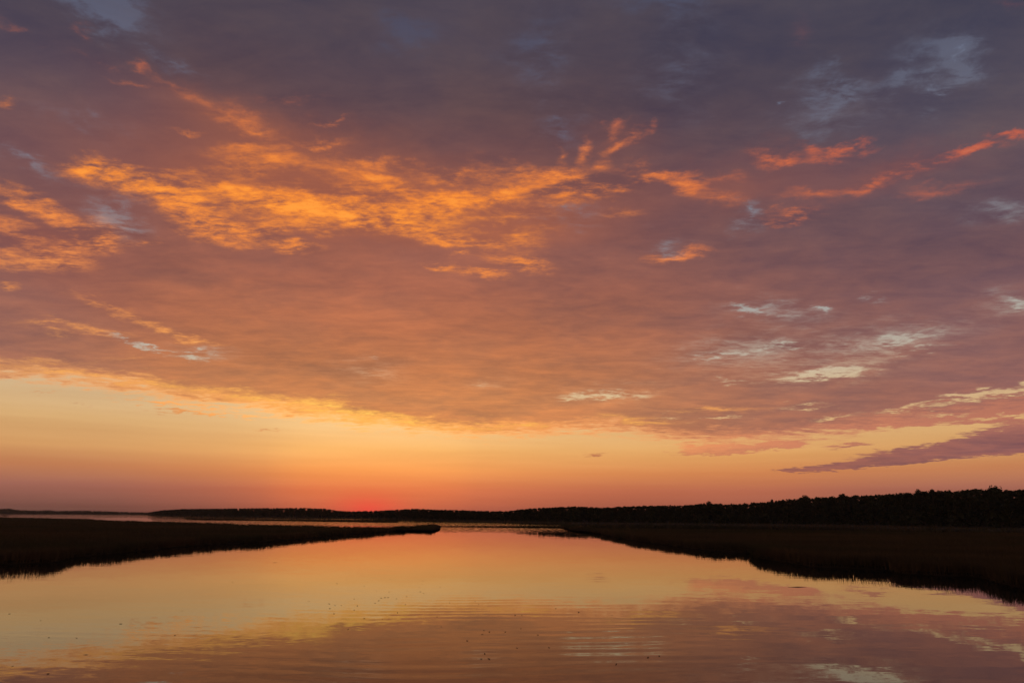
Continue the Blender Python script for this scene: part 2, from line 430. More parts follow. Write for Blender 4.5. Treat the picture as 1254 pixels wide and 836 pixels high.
sky_tex = G.new('ShaderNodeTexSky', sky_type='NISHITA', sun_disc=False)
sky_tex.sun_elevation, sky_tex.sun_rotation = R(SUN_EL), R(SUN_AZ)
sky_tex.air_density, sky_tex.dust_density, sky_tex.ozone_density = 1.5, 4.0, 2.0
b_sky = G.new('ShaderNodeBackground')
G.put(b_sky.inputs[0], sky_tex.outputs[0])
b_sky.inputs[1].default_value = 0.05
b_clear = G.new('ShaderNodeBackground')
G.put(b_clear.inputs[0], clear)
b_cloud = G.new('ShaderNodeBackground')
G.put(b_cloud.inputs[0], cloud)
add = G.new('ShaderNodeAddShader')
G.put(add.inputs[0], b_sky.outputs[0])
G.put(add.inputs[1], b_clear.outputs[0])
mixs = G.new('ShaderNodeMixShader')
G.put(mixs.inputs[0], cover)
G.put(mixs.inputs[1], add.outputs[0])
G.put(mixs.inputs[2], b_cloud.outputs[0])
out = G.new('ShaderNodeOutputWorld')
G.put(out.inputs[0], mixs.outputs[0])

# the sun itself, set behind the far wood
sun = bpy.data.lights.new('sun', 'SUN')
sun.energy, sun.angle, sun.color = 0.3, R(0.53), (1.0, 0.42, 0.18)
sun_obj = bpy.data.objects.new('sun', sun)
col.objects.link(sun_obj)
from mathutils import Vector
sun_dir = Vector((math.sin(R(SUN_AZ)) * math.cos(R(SUN_EL)), math.cos(R(SUN_AZ)) * math.cos(R(SUN_EL)), math.sin(R(SUN_EL))))
sun_obj.rotation_euler = sun_dir.to_track_quat('Z', 'Y').to_euler()
sun_obj.location = (0, 0, 60)

# ------------------------------------------------------------------ helpers
rng = np.random.default_rng(11)
random.seed(5)


def link(name, me, mat, parent=None):
    o = bpy.data.objects.new(name, me)
    if mat is not None and not me.materials:
        me.materials.append(mat)
    col.objects.link(o)
    o.parent = parent
    return o


def tag(o, label=None, category=None, group=None, kind=None):
    for k, v in (('label', label), ('category', category), ('group', group), ('kind', kind)):
        if v:
            o[k] = v
    return o


def mesh_np(name, verts, faces):
    """verts (n,3); faces a list of integer arrays (m,3) or (m,4)"""
    me = bpy.data.meshes.new(name)
    verts = np.asarray(verts, dtype=np.float32)
    loops = np.concatenate([f.reshape(-1) for f in faces]).astype(np.int32)
    tot = np.concatenate([np.full(len(f), f.shape[1], dtype=np.int32) for f in faces])
    start = np.concatenate([[0], np.cumsum(tot)[:-1]]).astype(np.int32)
    me.vertices.add(len(verts))
    me.vertices.foreach_set('co', verts.reshape(-1))
    me.loops.add(len(loops))
    me.loops.foreach_set('vertex_index', loops)
    me.polygons.add(len(tot))
    me.polygons.foreach_set('loop_start', start)
    me.polygons.foreach_set('loop_total', tot)
    me.update(calc_edges=True)
    return me


def material(name):
    m = bpy.data.materials.new(name)
    m.use_nodes = True
    g = Graph(m.node_tree)
    return m, g, m.node_tree.nodes['Principled BSDF']


def mottled(name, c1, c2, scale, rough=0.9, bump=0.0, spec=0.2, third=None):
    m, g, p = material(name)
    co = g.new('ShaderNodeNewGeometry').outputs['Position']
    n = g.noise(g.v('MULTIPLY', co, scale), 1.0, 5.0, 0.6, '3D').outputs['Fac']
    cc = g.mix(g.step(n, 0.35, 0.65), c1, c2)
    if third:
        n2 = g.noise(g.v('MULTIPLY', co, third[0]), 1.0, 3.0, 0.5, '3D').outputs['Fac']
        cc = g.mix(g.step(n2, 0.45, 0.62), cc, third[1])
    g.put(p.inputs['Base Color'], cc)
    p.inputs['Roughness'].default_value = rough
    p.inputs['Specular IOR Level'].default_value = spec
    if bump:
        b = g.new('ShaderNodeBump')
        b.inputs['Distance'].default_value = bump
        g.put(b.inputs['Height'], n)
        g.put(p.inputs['Normal'], b.outputs[0])
    return m


MAT = {}
MAT['mud'] = mottled('marsh_mud', (0.03, 0.022, 0.014), (0.05, 0.037, 0.024), (0.7, 0.7, 0.7), 1.0, 0.08, 0.0)
MAT['soil'] = mottled('forest_floor', (0.035, 0.032, 0.018), (0.06, 0.05, 0.028), (0.05, 0.05, 0.05), 0.95, 0.2)
MAT['grass'] = mottled('cordgrass', (0.06, 0.044, 0.022), (0.095, 0.06, 0.03), (0.035, 0.09, 0.3), 0.8, 0, 0.15, ((0.012, 0.03, 0.1), (0.05, 0.046, 0.02)))
MAT['leaf'] = mottled('leaves', (0.018, 0.024, 0.011), (0.034, 0.04, 0.017), (0.12, 0.12, 0.12), 0.8, 0, 0.15)
MAT['bark'] = mottled('bark', (0.06, 0.045, 0.034), (0.10, 0.08, 0.06), (2, 2, 0.5), 0.95, 0.03)
MAT['reed'] = mottled('dead_reed', (0.05, 0.036, 0.02), (0.10, 0.07, 0.035), (9, 9, 9), 0.8, 0.01)

# ------------------------------------------------------------------ water
def make_water():
    m, g, p = material('calm_water')
    p.inputs['Base Color'].default_value = (0.012, 0.014, 0.011, 1)
    p.inputs['Roughness'].default_value = 0.0
    p.inputs['IOR'].default_value = 1.333
    p.inputs['Specular IOR Level'].default_value = 0.5
    pos = g.new('ShaderNodeNewGeometry').outputs['Position']
    px, py, _ = g.sep(pos)

    def slopes(scale, sx, sy, detail=2.0):
        c = g.noise(g.v('MULTIPLY', pos, scale), 1.0, detail, 0.5).outputs['Color']
        return g.v('MULTIPLY', g.v('SUBTRACT', c, (0.5, 0.5, 0.5)), (sx, sy, 0))

    # long even swell, its crests gently bowed and crossing the creek
    wob = g.noise(g.v('MULTIPLY', pos, (0.035, 0.05, 0)), 1.0, 2.0, 0.5).outputs['Fac']
    ph = g.m('MULTIPLY_ADD', wob, 22.0, g.m('MULTIPLY_ADD', py, 4.5, g.m('MULTIPLY', px, 0.17)))
    patch = g.step(g.noise(g.v('MULTIPLY', pos, (0.022, 0.05, 0)), 1.0, 2.0, 0.5).outputs['Fac'], 0.36, 0.6)
    near = g.m('SUBTRACT', 1.0, g.step(py, 26.0, 52.0))
    side = g.m('MULTIPLY_ADD', g.step(px, -10.0, -2.0), 0.65, 0.35)
    swell = g.m('MULTIPLY', g.m('COSINE', ph), g.m('MULTIPLY', g.m('MULTIPLY_ADD', patch, 0.4, 0.6), g.m('MULTIPLY_ADD', near, 0.9, 0.1)))
    broken = g.step(g.noise(g.v('MULTIPLY', pos, (0.07, 0.22, 0)), 1.0, 3.0, 0.55).outputs['Fac'], 0.34, 0.66)
    side = g.m('MULTIPLY', side, g.m('SUBTRACT', 1.15, g.step(px, 3.0, 12.0)))
    tilt = g.comb(0.0, g.m('MULTIPLY', g.m('MULTIPLY', swell, side), g.m('MULTIPLY', g.m('MULTIPLY_ADD', broken, 0.85, 0.15), 0.0105)))
    # lazy undulation, faint cat's paws, and the breeze on the open water beyond the points
    tilt = g.v('ADD', tilt, slopes((0.28, 0.8, 0), 0.004, 0.009))
    paws = g.step(g.noise(g.v('MULTIPLY', pos, (0.012, 0.03, 0)), 1.0, 3.0, 0.55).outputs['Fac'], 0.48, 0.64)
    tilt = g.v('ADD', tilt, g.v('SCALE', slopes((1.5, 5.0, 0), 0.005, 0.010), (0, 0, 0), g.m('MULTIPLY_ADD', paws, 1.2, 0.5)))
    breeze = g.m('MULTIPLY', g.step(py, 190.0, 270.0), g.step(g.noise(g.v('MULTIPLY', pos, (0.004, 0.012, 0)), 1.0, 3.0, 0.5).outputs['Fac'], 0.3, 0.55))
    tilt = g.v('ADD', tilt, g.v('SCALE', slopes((0.5, 1.3, 0), 0.05, 0.14), (0, 0, 0), breeze))
    g.put(p.inputs['Normal'], g.v('NORMALIZE', g.v('ADD', tilt, (0, 0, 1))))
    n = 96
    a = np.linspace(0, 2 * math.pi, n, endpoint=False)
    v = np.stack([np.cos(a) * 6000, np.sin(a) * 6000, np.zeros(n)], 1)
    me = bpy.data.meshes.new('water')
    me.from_pydata([tuple(q) for q in v], [], [tuple(range(n))])
    tag(link('water', me, m), 'calm tidal creek mirroring the sunset sky', kind='structure')


make_water()

# ------------------------------------------------------------------ marshes
def refine(pts, step, jitter):
    """resample a polyline to even steps and make it slightly ragged"""
    pts = np.asarray(pts, float)
    out = []
    for a, b in zip(pts[:-1], pts[1:]):
        k = max(1, int(np.hypot(*(b - a)) / step))
        for i in range(k):
            out.append(a + (b - a) * i / k)
    out.append(pts[-1])
    out = np.array(out)
    out[1:-1] += rng.normal(0, jitter, (len(out) - 2, 2))
    return out


def inset(loop, d):
    nxt, prv = np.roll(loop, -1, 0), np.roll(loop, 1, 0)
    t = nxt - prv
    t /= np.maximum(np.hypot(t[:, 0], t[:, 1]), 1e-6)[:, None]
    nrm = np.stack([-t[:, 1], t[:, 0]], 1)
    area = np.sum(loop[:, 0] * nxt[:, 1] - nxt[:, 0] * loop[:, 1])
    return loop + nrm * (d if area > 0 else -d)


def bank(name, loop, zt, mat, label, run=1.4):
    """low land with a muddy bank all round"""
    n = len(loop)
    rings = [(inset(loop, -0.5), -0.35), (inset(loop, 0.25), 0.12), (inset(loop, run), zt)]
    v = np.concatenate([np.column_stack([r, np.full(n, z)]) for r, z in rings])
    v[n:, 2] += rng.normal(0, 0.03, 2 * n)
    f = []
    for k in range(2):
        for i in range(n):
            j = (i + 1) % n
            f.append((k * n + i, k * n + j, (k + 1) * n + j, (k + 1) * n + i))
    f.append(tuple(range(2 * n, 3 * n)))
    me = bpy.data.meshes.new(name)
    me.from_pydata([tuple(q) for q in v], [], f)
    return tag(link(name, me, mat), label, kind='structure')


def inside(p, loop):
    x, y = p[:, 0], p[:, 1]
    r = np.zeros(len(p), bool)
    for (x0, y0), (x1, y1) in zip(loop, np.roll(loop, -1, 0)):
        c = (y0 > y) != (y1 > y)
        xi = (x1 - x0) * (y - y0) / (y1 - y0 + 1e-12) + x0
        r ^= c & (x < xi)
    return r


def blades(xy, z0, height, per, width, spread, lean=0.22):
    """tufts of bent, tapering grass blades"""
    n = len(xy)
    b = np.repeat(np.column_stack([xy, np.broadcast_to(z0, n)]), per, 0)
    hh = np.repeat(np.broadcast_to(height, n), per) * rng.uniform(0.55, 1.12, n * per)
    ww = np.repeat(np.broadcast_to(width, n), per) * rng.uniform(0.6, 1.3, n * per)
    sp = np.repeat(np.broadcast_to(spread, n), per)
    N = len(b)
    b[:, :2] += rng.normal(0, 1, (N, 2)) * sp[:, None]
    a = rng.uniform(0, 2 * math.pi, N)
    side = np.column_stack([np.cos(a), np.sin(a), np.zeros(N)])
    la = rng.uniform(0, 2 * math.pi, N)
    lv = np.abs(rng.normal(0, lean, N)) * hh
    out = np.column_stack([np.cos(la) * lv, np.sin(la) * lv, np.zeros(N)])
    up = np.column_stack([np.zeros(N), np.zeros(N), hh])
    v = np.empty((N, 5, 3))
    v[:, 0] = b - side * (ww / 2)[:, None]
    v[:, 1] = b + side * (ww / 2)[:, None]
    mid = b + up * 0.6 + out * 0.35
    v[:, 2] = mid + side * (ww * 0.4)[:, None]
    v[:, 3] = mid - side * (ww * 0.4)[:, None]
    v[:, 4] = b + up + out
    i = np.arange(N)[:, None] * 5
    return v.reshape(-1, 3), i + np.array([0, 1, 2, 3]), i + np.array([3, 2, 4])


def grass(name, loop, front, zt, label, h=1.2, fill=16000, near=40.0, edge_step=0.16, depth=2.2, tip=None):
    """a fringe along the water and a looser cover over the rest of the marsh"""
    vs, qs, ts, o = [], [], [], 0

    def put(r):
        nonlocal o
        vs.append(r[0]); qs.append(r[1] + o); ts.append(r[2] + o)
        o += len(r[0])
    def lower(p):
        # the grass dwindles towards the point of the bank
        return 1.0 if tip is None else np.clip(np.hypot(p[:, 0] - tip[0], p[:, 1] - tip[1]) / 26.0, 0.3, 1.0)
    fl = refine(front, edge_step, 0.0)
    d = np.hypot(fl[:, 0], fl[:, 1])
    for k in range(3):
        keep = rng.random(len(fl)) < np.clip(90.0 / d, 0.12, 1.0)
        p = fl[keep]
        dk = d[keep]
        t = np.gradient(fl, axis=0)[keep]
        t /= np.maximum(np.hypot(t[:, 0], t[:, 1]), 1e-6)[:, None]
        nrm = np.stack([-t[:, 1], t[:, 0]], 1)
        test = p + nrm * 0.8
        nrm[~inside(test, loop)] *= -1
        p = p + nrm * (rng.uniform(0.0, 1, len(p)) ** 1.4 * depth - 0.3)[:, None]
        wave = 0.86 + 0.22 * np.sin(p[:, 0] * 0.31 + p[:, 1] * 0.23 + k) * np.sin(p[:, 0] * 0.11 - p[:, 1] * 0.07)
        put(blades(p, 0.1 + 0.28 * (k > 0), (h + 0.30 - 0.25 * (k > 0)) * wave * lower(p), 7, 0.022 + dk * 0.00022, 0.12 + dk * 0.0006))
    lo, hi = loop.min(0), loop.max(0)
    pts = np.empty((0, 2))
    while len(pts) < fill:
        # even over bearing and over the logarithm of distance: as dense as it looks
        a = rng.uniform(-0.80, 0.80, fill)
        r = np.exp(rng.uniform(math.log(near), math.log(900.0), fill))
        q = np.column_stack([np.sin(a) * r, np.cos(a) * r])
        q = q[inside(q, loop)]
        pts = np.concatenate([pts, q])
    pts = pts[:fill]
    dd = np.hypot(pts[:, 0], pts[:, 1])
    big = 0.82 + 0.18 * np.sin(pts[:, 0] * 0.05 + 1.0) * np.sin(pts[:, 1] * 0.09)
    put(blades(pts, zt - 0.1, h * big * lower(pts), 10, 0.03 + dd * 0.00035, 0.18 + dd * 0.0022, 0.3))
    me = mesh_np(name, np.concatenate(vs), [np.concatenate(qs), np.concatenate(ts)])
    return tag(link(name, me, MAT['grass']), label, 'marsh grass', kind='stuff')


LEFT_FRONT = [(-160.0, 30.0), (-90.0, 42.0), (-60.0, 48.0), (-50.3, 70.6), (-47.9, 74.3), (-50.4, 82.5), (-50.3, 88.7), (-50.7, 99.2), (-50.8, 114.9), (-46.8, 125.1), (-44.5, 140.4), (-42.8, 164.5), (-38.0, 198.9), (-33.6, 231.2), (-31.4, 269.0), (-32.3, 304.1)]
LEFT_BACK = [(-32.3, 304.1), (-24.1, 213.1), (-33.2, 227.7), (-65.4, 250.5), (-107.0, 283.8), (-177.3, 359.8), (-257.3, 438.4), (-294.1, 497.2), (-374.7, 571.7), (-453.6, 625.7), (-720.0, 740.0), (-420.0, 200.0), (-160.0, 30.0)]
RIGHT_FRONT = [(22.5, 299.2), (23.6, 218.1), (24.5, 171.7), (25.4, 143.4), (26.4, 128.3), (27.7, 116.2), (29.2, 104.4), (34.1, 100.5), (30.3, 88.0), (30.4, 82.2), (30.4, 75.2), (30.9, 72.6), (33.9, 70.2), (37.1, 68.8), (35.2, 64.5), (37.3, 62.6), (39.4, 61.5), (38.1, 57.0), (37.1, 52.2), (32.0, 35.0), (38.0, 20.0), (60.0, 12.0)]
RIGHT_BACK = [(60.0, 12.0), (160.0, 40.0), (300.0, 150.0), (260.0, 290.0), (137.3, 189.4), (107.0, 195.5), (87.4, 202.6), (56.5, 218.5), (35.0, 226.3), (20.9, 228.9), (22.5, 299.2)]
ISLAND_FRONT = [(-296.2, 643.0), (-268.3, 594.6), (-204.6, 542.6), (-127.0, 485.8), (-81.5, 451.7), (-72.9, 450.3)]
ISLAND_BACK = [(-72.9, 450.3), (-77.3, 477.4), (-86.4, 478.8), (-134.6, 514.9), (-216.9, 575.1), (-284.4, 630.3), (-313.9, 681.6), (-296.2, 643.0)]
FAR_FRONT = [(-120.0, 2900.0), (-35.96, 2900), (-27.34, 2250), (-26.81, 1350), (-20.7, 980), (-12.8, 810), (-8.32, 650), (-5.7, 520), (-0.4, 470), (4.9, 415), (11.4, 400), (23.45, 380), (28.8, 350), (36.08, 315), (48.51, 260), (120.0, 235.0)]

for name, front, back, lab, glab, kw in (
        ('ground_left', LEFT_FRONT, LEFT_BACK, 'dark marsh bank running in from the left to a point', 'brown marsh grass covering the left bank of the creek', dict(near=40, tip=LEFT_FRONT[-1])),
        ('ground_right', RIGHT_FRONT, RIGHT_BACK, 'dark marsh bank along the right side of the creek', 'brown marsh grass covering the right bank of the creek', dict(near=14, fill=18000, tip=RIGHT_FRONT[0]))):
    fr = refine(front, 1.6, 0.22)
    loop = np.concatenate([fr, refine(back, 6.0, 0.6)[1:-1]])
    bank(name, loop, 0.42, MAT['mud'], lab)
    grass('marsh_grass', loop, fr, 0.42, glab, **kw)
fr = refine(ISLAND_FRONT, 5.0, 0.5)
loop = np.concatenate([fr, refine(ISLAND_BACK, 6.0, 0.6)[1:-1]])
bank('ground_island', loop, 0.35, MAT['mud'], 'low dark marsh islet before the far wood')
grass('marsh_grass', loop, fr, 0.35, 'marsh grass on the low islet before the far left wood', h=0.8, fill=1500, near=400)

# ------------------------------------------------------------------ far shore, its land and the woods
SHORE = [(-120.0, 3200.0, 16.0), (-49.96, 3200.0, 8.5), (-40.12, 3200.0, 15.6), (-36.01, 3100.0, 18.5), (-35.58, 3080.0, 20.0), (-34.9, 3050.0, 14.5), (-33.76, 3000.0, 13.4), (-33.31, 2980.0, 14.9), (-32.83, 2960.0, 12.2), (-31.41, 2900.0, 13.9), (-28.91, 2800.0, 10.3), (-27.36, 2333.0, 7.9), (-26.84, 1500.0, 8.9), (-26.32, 1457.0, 11.1), (-24.98, 1350.0, 12.9), (-23.04, 1210.0, 13.0), (-20.75, 1050.0, 12.8), (-16.88, 952.0, 13.1), (-14.72, 900.0, 11.9), (-13.96, 892.0, 9.5), (-12.82, 880.0, 8.8), (-10.59, 782.0, 9.2), (-9.31, 727.0, 10.0), (-8.01, 673.0, 10.6), (-6.37, 607.0, 9.5), (-4.39, 565.0, 8.9), (-1.74, 535.0, 8.2), (-0.41, 520.0, 7.9), (0.92, 505.0, 9.6), (3.59, 475.0, 10.5), (4.91, 460.0, 10.9), (7.54, 452.0, 10.1), (9.5, 446.0, 11.0), (11.44, 440.0, 11.2), (13.6, 437.0, 11.4), (15.86, 433.0, 12.6), (17.69, 430.0, 12.0), (20.09, 426.0, 13.3), (22.73, 422.0, 15.4), (25.25, 410.0, 15.8), (27.94, 392.0, 16.0), (30.27, 379.0, 16.8), (31.02, 376.0, 16.8), (32.49, 369.0, 17.1), (33.9, 362.0, 17.1), (34.69, 358.0, 17.4), (35.49, 354.0, 16.4), (36.33, 350.0, 16.4), (42.23, 320.0, 16.2), (48.83, 290.0, 14.6), (80.0, 260.0, 20.0), (120.0, 260.0, 20.0)]      # bearing, distance to the wood's edge, height of its skyline


def polar(a, r):
    return np.array([math.sin(R(a)) * r, math.cos(R(a)) * r])


def far_land():
    """shore strip, then ground rising gently behind the wood's edge, out to the horizon"""
    rows, zs = [], []
    A = np.array([s_[0] for s_ in SHORE]); D_ = np.array([s_[1] for s_ in SHORE]); Z = np.array([s_[2] for s_ in SHORE])
    aa = np.concatenate([np.linspace(A[0], A[-1], 260)])
    dist = np.interp(aa, A, D_); top = np.interp(aa, A, Z)
    rise = np.clip(top * 0.45 - 1.5, 0.5, 16.0)
    front = np.interp(aa, [f[0] for f in FAR_FRONT], [f[1] for f in FAR_FRONT])
    front = np.minimum(front, dist - 8) + rng.normal(0, 1.2, len(aa))
    prof = [(front, -0.3), (front + 1.5, 0.3), (dist - 4, 0.45), (dist + 14, 0.45 + rise * 0.35), (dist + 45, 0.45 + rise), (dist + 160, 0.45 + rise), (np.full(len(aa), 5400.0), np.full(len(aa), 1.0))]
    v = np.concatenate([np.column_stack([np.sin(np.radians(aa)) * d, np.cos(np.radians(aa)) * d, np.broadcast_to(z, len(aa))]) for d, z in prof])
    n = len(aa)
    f = [(k * n + i, k * n + i + 1, (k + 1) * n + i + 1, (k + 1) * n + i) for k in range(len(prof) - 1) for i in range(n - 1)]
    me = bpy.data.meshes.new('ground_far')
    me.from_pydata([tuple(q) for q in v], [], f)
    tag(link('ground_far', me, MAT['soil']), 'low land along the far shore, rising under the woods', kind='structure')
    # grass along that shore
    fl = refine(np.column_stack([np.sin(np.radians(aa)) * (front + 1.2), np.cos(np.radians(aa)) * (front + 1.2)]), 1.2, 0.5)
    dd = np.hypot(fl[:, 0], fl[:, 1])
    fl = fl[(dd < 1500) & (np.abs(np.degrees(np.arctan2(fl[:, 0], fl[:, 1]))) < 45)]
    r1 = blades(fl, 0.0, 1.1, 7, 0.25, 0.8)
    deep = fl * (1 + rng.uniform(0.003, 0.045, len(fl)))[:, None]
    r2 = blades(deep, 0.2, 1.0, 7, 0.25, 1.2)
    o = len(r1[0])
    me = mesh_np('marsh_grass', np.concatenate([r1[0], r2[0]]), [np.concatenate([r1[1], r2[1] + o]), np.concatenate([r1[2], r2[2] + o])])
    tag(link('marsh_grass', me, MAT['grass']), 'thin strip of marsh grass below the far woods', 'marsh grass', kind='stuff')


far_land()


def crown(h, w, n, leaf, shape='round', low=0.28):
    """leaf sprays through a crown of several uneven lobes; returns verts and quads"""
    k = 11
    lob = []
    for i in range(k):
        t = rng.uniform(0, 1)
        zc = h * (low + (0.93 - low) * t)
        env = (1 - abs(2 * t - 0.75) ** 2 * 0.42) if shape == 'round' else (1.02 - 0.88 * t)
        a = rng.uniform(0, 2 * math.pi)
        rr = w * 0.5 * env * rng.uniform(0.15, 0.75)
        lob.append((math.cos(a) * rr, math.sin(a) * rr, zc, w * rng.uniform(0.16, 0.3) * max(env, 0.25)))
    lob.append((0, 0, h * 0.9, w * (0.2 if shape == 'round' else 0.1)))
    lob = np.array(lob)
    c = lob[rng.integers(0, len(lob), n)]
    d = rng.normal(0, 1, (n, 3))
    d /= np.linalg.norm(d, axis=1)[:, None]
    p = c[:, :3] + d * (c[:, 3] * rng.uniform(0.35, 1.08, n))[:, None] * np.array([1, 1, 0.85])
    p[:, 2] = np.clip(p[:, 2], h * 0.12, h * 1.0)
    u = rng.normal(0, 1, (n, 3)); u /= np.linalg.norm(u, axis=1)[:, None]
    v = np.cross(u, rng.normal(0, 1, (n, 3))); v /= np.linalg.norm(v, axis=1)[:, None]
    s_ = (leaf * rng.uniform(0.55, 1.25, n))[:, None]
    q = np.stack([p - u * s_, p - v * s_ * 0.6, p + u * s_, p + v * s_ * 0.6], 1)
    return q.reshape(-1, 3), np.arange(n * 4).reshape(n, 4)


def trunk(h, r):
    """tapering trunk with four limbs; returns verts and quads"""
    V, F = [], []

    def limb(pts, rad):
        o = len(V)
        for (x, y, z), rr in zip(pts, rad):
            for i in range(6):
                V.append((x + math.cos(i * math.pi / 3) * rr, y + math.sin(i * math.pi / 3) * rr, z))
        for k in range(len(pts) - 1):
            for i in range(6):
                j = (i + 1) % 6
                F.append((o + k * 6 + i, o + k * 6 + j, o + k * 6 + 6 + j, o + k * 6 + 6 + i))
    bx, by = rng.normal(0, 0.02 * h, 2)
    limb([(0, 0, -0.6), (0, 0, h * 0.2), (bx, by, h * 0.5), (bx * 1.4, by * 1.4, h * 0.85)], [r * 1.3, r, r * 0.65, r * 0.15])
    for i in range(4):
        a = i * 1.7 + rng.uniform(0, 0.6)
        z = h * (0.32 + 0.11 * i)
        L = h * 0.2
        limb([(bx * z / h, by * z / h, z), (math.cos(a) * L * 0.5, math.sin(a) * L * 0.5, z + h * 0.07), (math.cos(a) * L, math.sin(a) * L, z + h * 0.16)], [r * 0.4, r * 0.28, r * 0.08])
    return np.array(V), np.array(F)


PROTO = []
for k in range(10):
    w = (7.2, 8.4, 6.4, 9.0, 7.6)[k % 5]
    cv, cf = crown(14.0, w * 1.15, 340, 0.85, 'cone' if k == 3 else 'round', 0.12)
    tv, tf = trunk(14.0, 0.26)
    PROTO.append((np.concatenate([cv, tv]), np.concatenate([cf, tf + len(cv)])))
BUSH = []
for k in range(4):
    BUSH.append(crown(4.5, 7.5, 90, 0.8, 'round', 0.0))


def wood(spots, label):
    """one stand of trees that reads as a single dark mass"""
    vs, fs, o = [], [], 0
    for x, y, z, hgt, wid, bush in spots:
        V, F = (BUSH if bush else PROTO)[rng.integers(0, 4 if bush else 10)]
        a = rng.uniform(0, 2 * math.pi)
        s0 = hgt / (4.5 if bush else 14.0)
        c, s_ = math.cos(a) * wid, math.sin(a) * wid
        q = np.column_stack([V[:, 0] * c - V[:, 1] * s_ + x, V[:, 0] * s_ + V[:, 1] * c + y, V[:, 2] * s0 + z])
        vs.append(q); fs.append(F + o); o += len(V)
    me = mesh_np('woodland', np.concatenate(vs), [np.concatenate(fs)])
    return tag(link('woodland', me, MAT['leaf']), label, 'woods', kind='stuff')


def stand(a0, a1, gap, rows, label):
    A = np.array([s_[0] for s_ in SHORE]); D_ = np.array([s_[1] for s_ in SHORE]); Z = np.array([s_[2] for s_ in SHORE])
    spots = []
    for back, frac, jit, bush in rows:
        a = a0
        while a < a1:
            d = np.interp(a, A, D_); top = np.interp(a, A, Z)
            g_ = gap * (0.75 if bush else 0.8 if back < 30 else 0.58)
            rise = np.clip(top * 0.45 - 1.5, 0.5, 16.0)
            z = 0.4 + rise * np.interp(back, [0, 14, 45], [0.1, 0.35, 1.0])
            r = d + back + rng.uniform(-2.5, 2.5)
            x, y = polar(a + rng.uniform(-0.25, 0.25) * math.degrees(g_ / d), r)
            # the skyline seen from the creek rises in proportion to distance
            t = CAM_HEIGHT + (top - CAM_HEIGHT) * r / d
            hgt = rng.uniform(3.0, 5.5) if bush else (t - z) * frac * rng.uniform(1 - jit, 1.0)
            scale_w = (hgt / 4.5 if bush else (0.55 + 0.45 * hgt / 14.0)) * max(1.0, d / 1100.0) * rng.uniform(0.85, 1.15)
            spots.append((x, y, z - 0.2, hgt, scale_w, bush))
            a += math.degrees(g_ / d) * rng.uniform(0.7, 1.3)
    wood(spots, label)


ROWS = [(-2, 1, 0, True), (3, 0.72, 0.2, False), (10, 0.82, 0.15, False), (17, 1, 0, True), (22, 0.90, 0.10, False), (28, 1, 0, True), (33, 0.96, 0.10, False), (40, 1.0, 0.07, False), (44, 0.98, 0.07, False), (50, 1.0, 0.07, False), (57, 0.97, 0.06, False), (62, 1, 0, True)]
stand(1.59, 42.66, 6.5, ROWS, 'tall dark wood on rising ground behind the right bank')
stand(-9.61, 1.59, 7.0, ROWS, 'low dark wood across the water in the middle distance')
stand(-27.13, -9.61, 9.0, ROWS, 'dark wood far behind the left bank under the sun glow')
stand(-40.83, -27.13, 17.0, ROWS[:3] + ROWS[5:8], 'very distant hazy tree line at the far left')

# trees whose crowns stand out against the sky, and two lone shrubs
LONE = [
    ('tree', 'tree', 'broad rounded tree, highest crown on the skyline of the right wood', 221.1, 319.3, 3.8, 15, 13, 'round'),
    ('tree', 'tree', 'small pointed tree rising left of the high right wood skyline', 158.8, 426.9, 4.1, 11, 5, 'cone'),
    ('tree', 'tree', 'spreading tree on the skyline where the right wood first steps up', 174.9, 416.2, 3.8, 13, 10, 'round'),
    ('tree', 'tree', 'rounded tree a little above its neighbours midway along the right wood', 187.8, 397.0, 4.4, 13, 9, 'round'),
    ('tree', 'tree', 'bushy tree crown left of the narrow notch on the right skyline', 206.2, 353.9, 4.4, 14, 8, 'round'),
    ('tree', 'tree', 'slim tree crown right of the narrow notch on the right skyline', 209.4, 347.4, 4.6, 14, 5, 'round'),
    ('tree', 'tree', 'low rounded tree standing above the middle wood beyond the creek mouth', 125.6, 445.8, 2.7, 11, 9, 'round'),
    ('shrub', 'shrub', 'lone dark shrub at the left tip of the marsh islet', -304.6, 673.1, 0.2, 3.1, 4.2, 'round'),
    ('shrub', 'shrub', 'dark shrub clump on the marsh at the left edge of the picture', -373.8, 519.5, 0.3, 3.6, 8.5, 'round')]


def lone_tree(name, cat, label, x, y, z, h, w, shape, group=None):
    root = bpy.data.objects.new(name, None)
    col.objects.link(root)
    root.location = (x, y, z)
    root.empty_display_size = 1.0
    tag(root, label, cat, group)
    n = int(1100 if h > 6 else 260)
    V, F = crown(h, w, n, 0.5 if h > 6 else 0.22, shape, 0.3 if h > 6 else 0.05)
    link('crown', mesh_np('crown', V, [F]), MAT['leaf'], root)
    V, F = trunk(h, max(0.06, h * 0.018))
    link('trunk', mesh_np('trunk', V, [F]), MAT['bark'], root)


for row in LONE:
    lone_tree(*row)

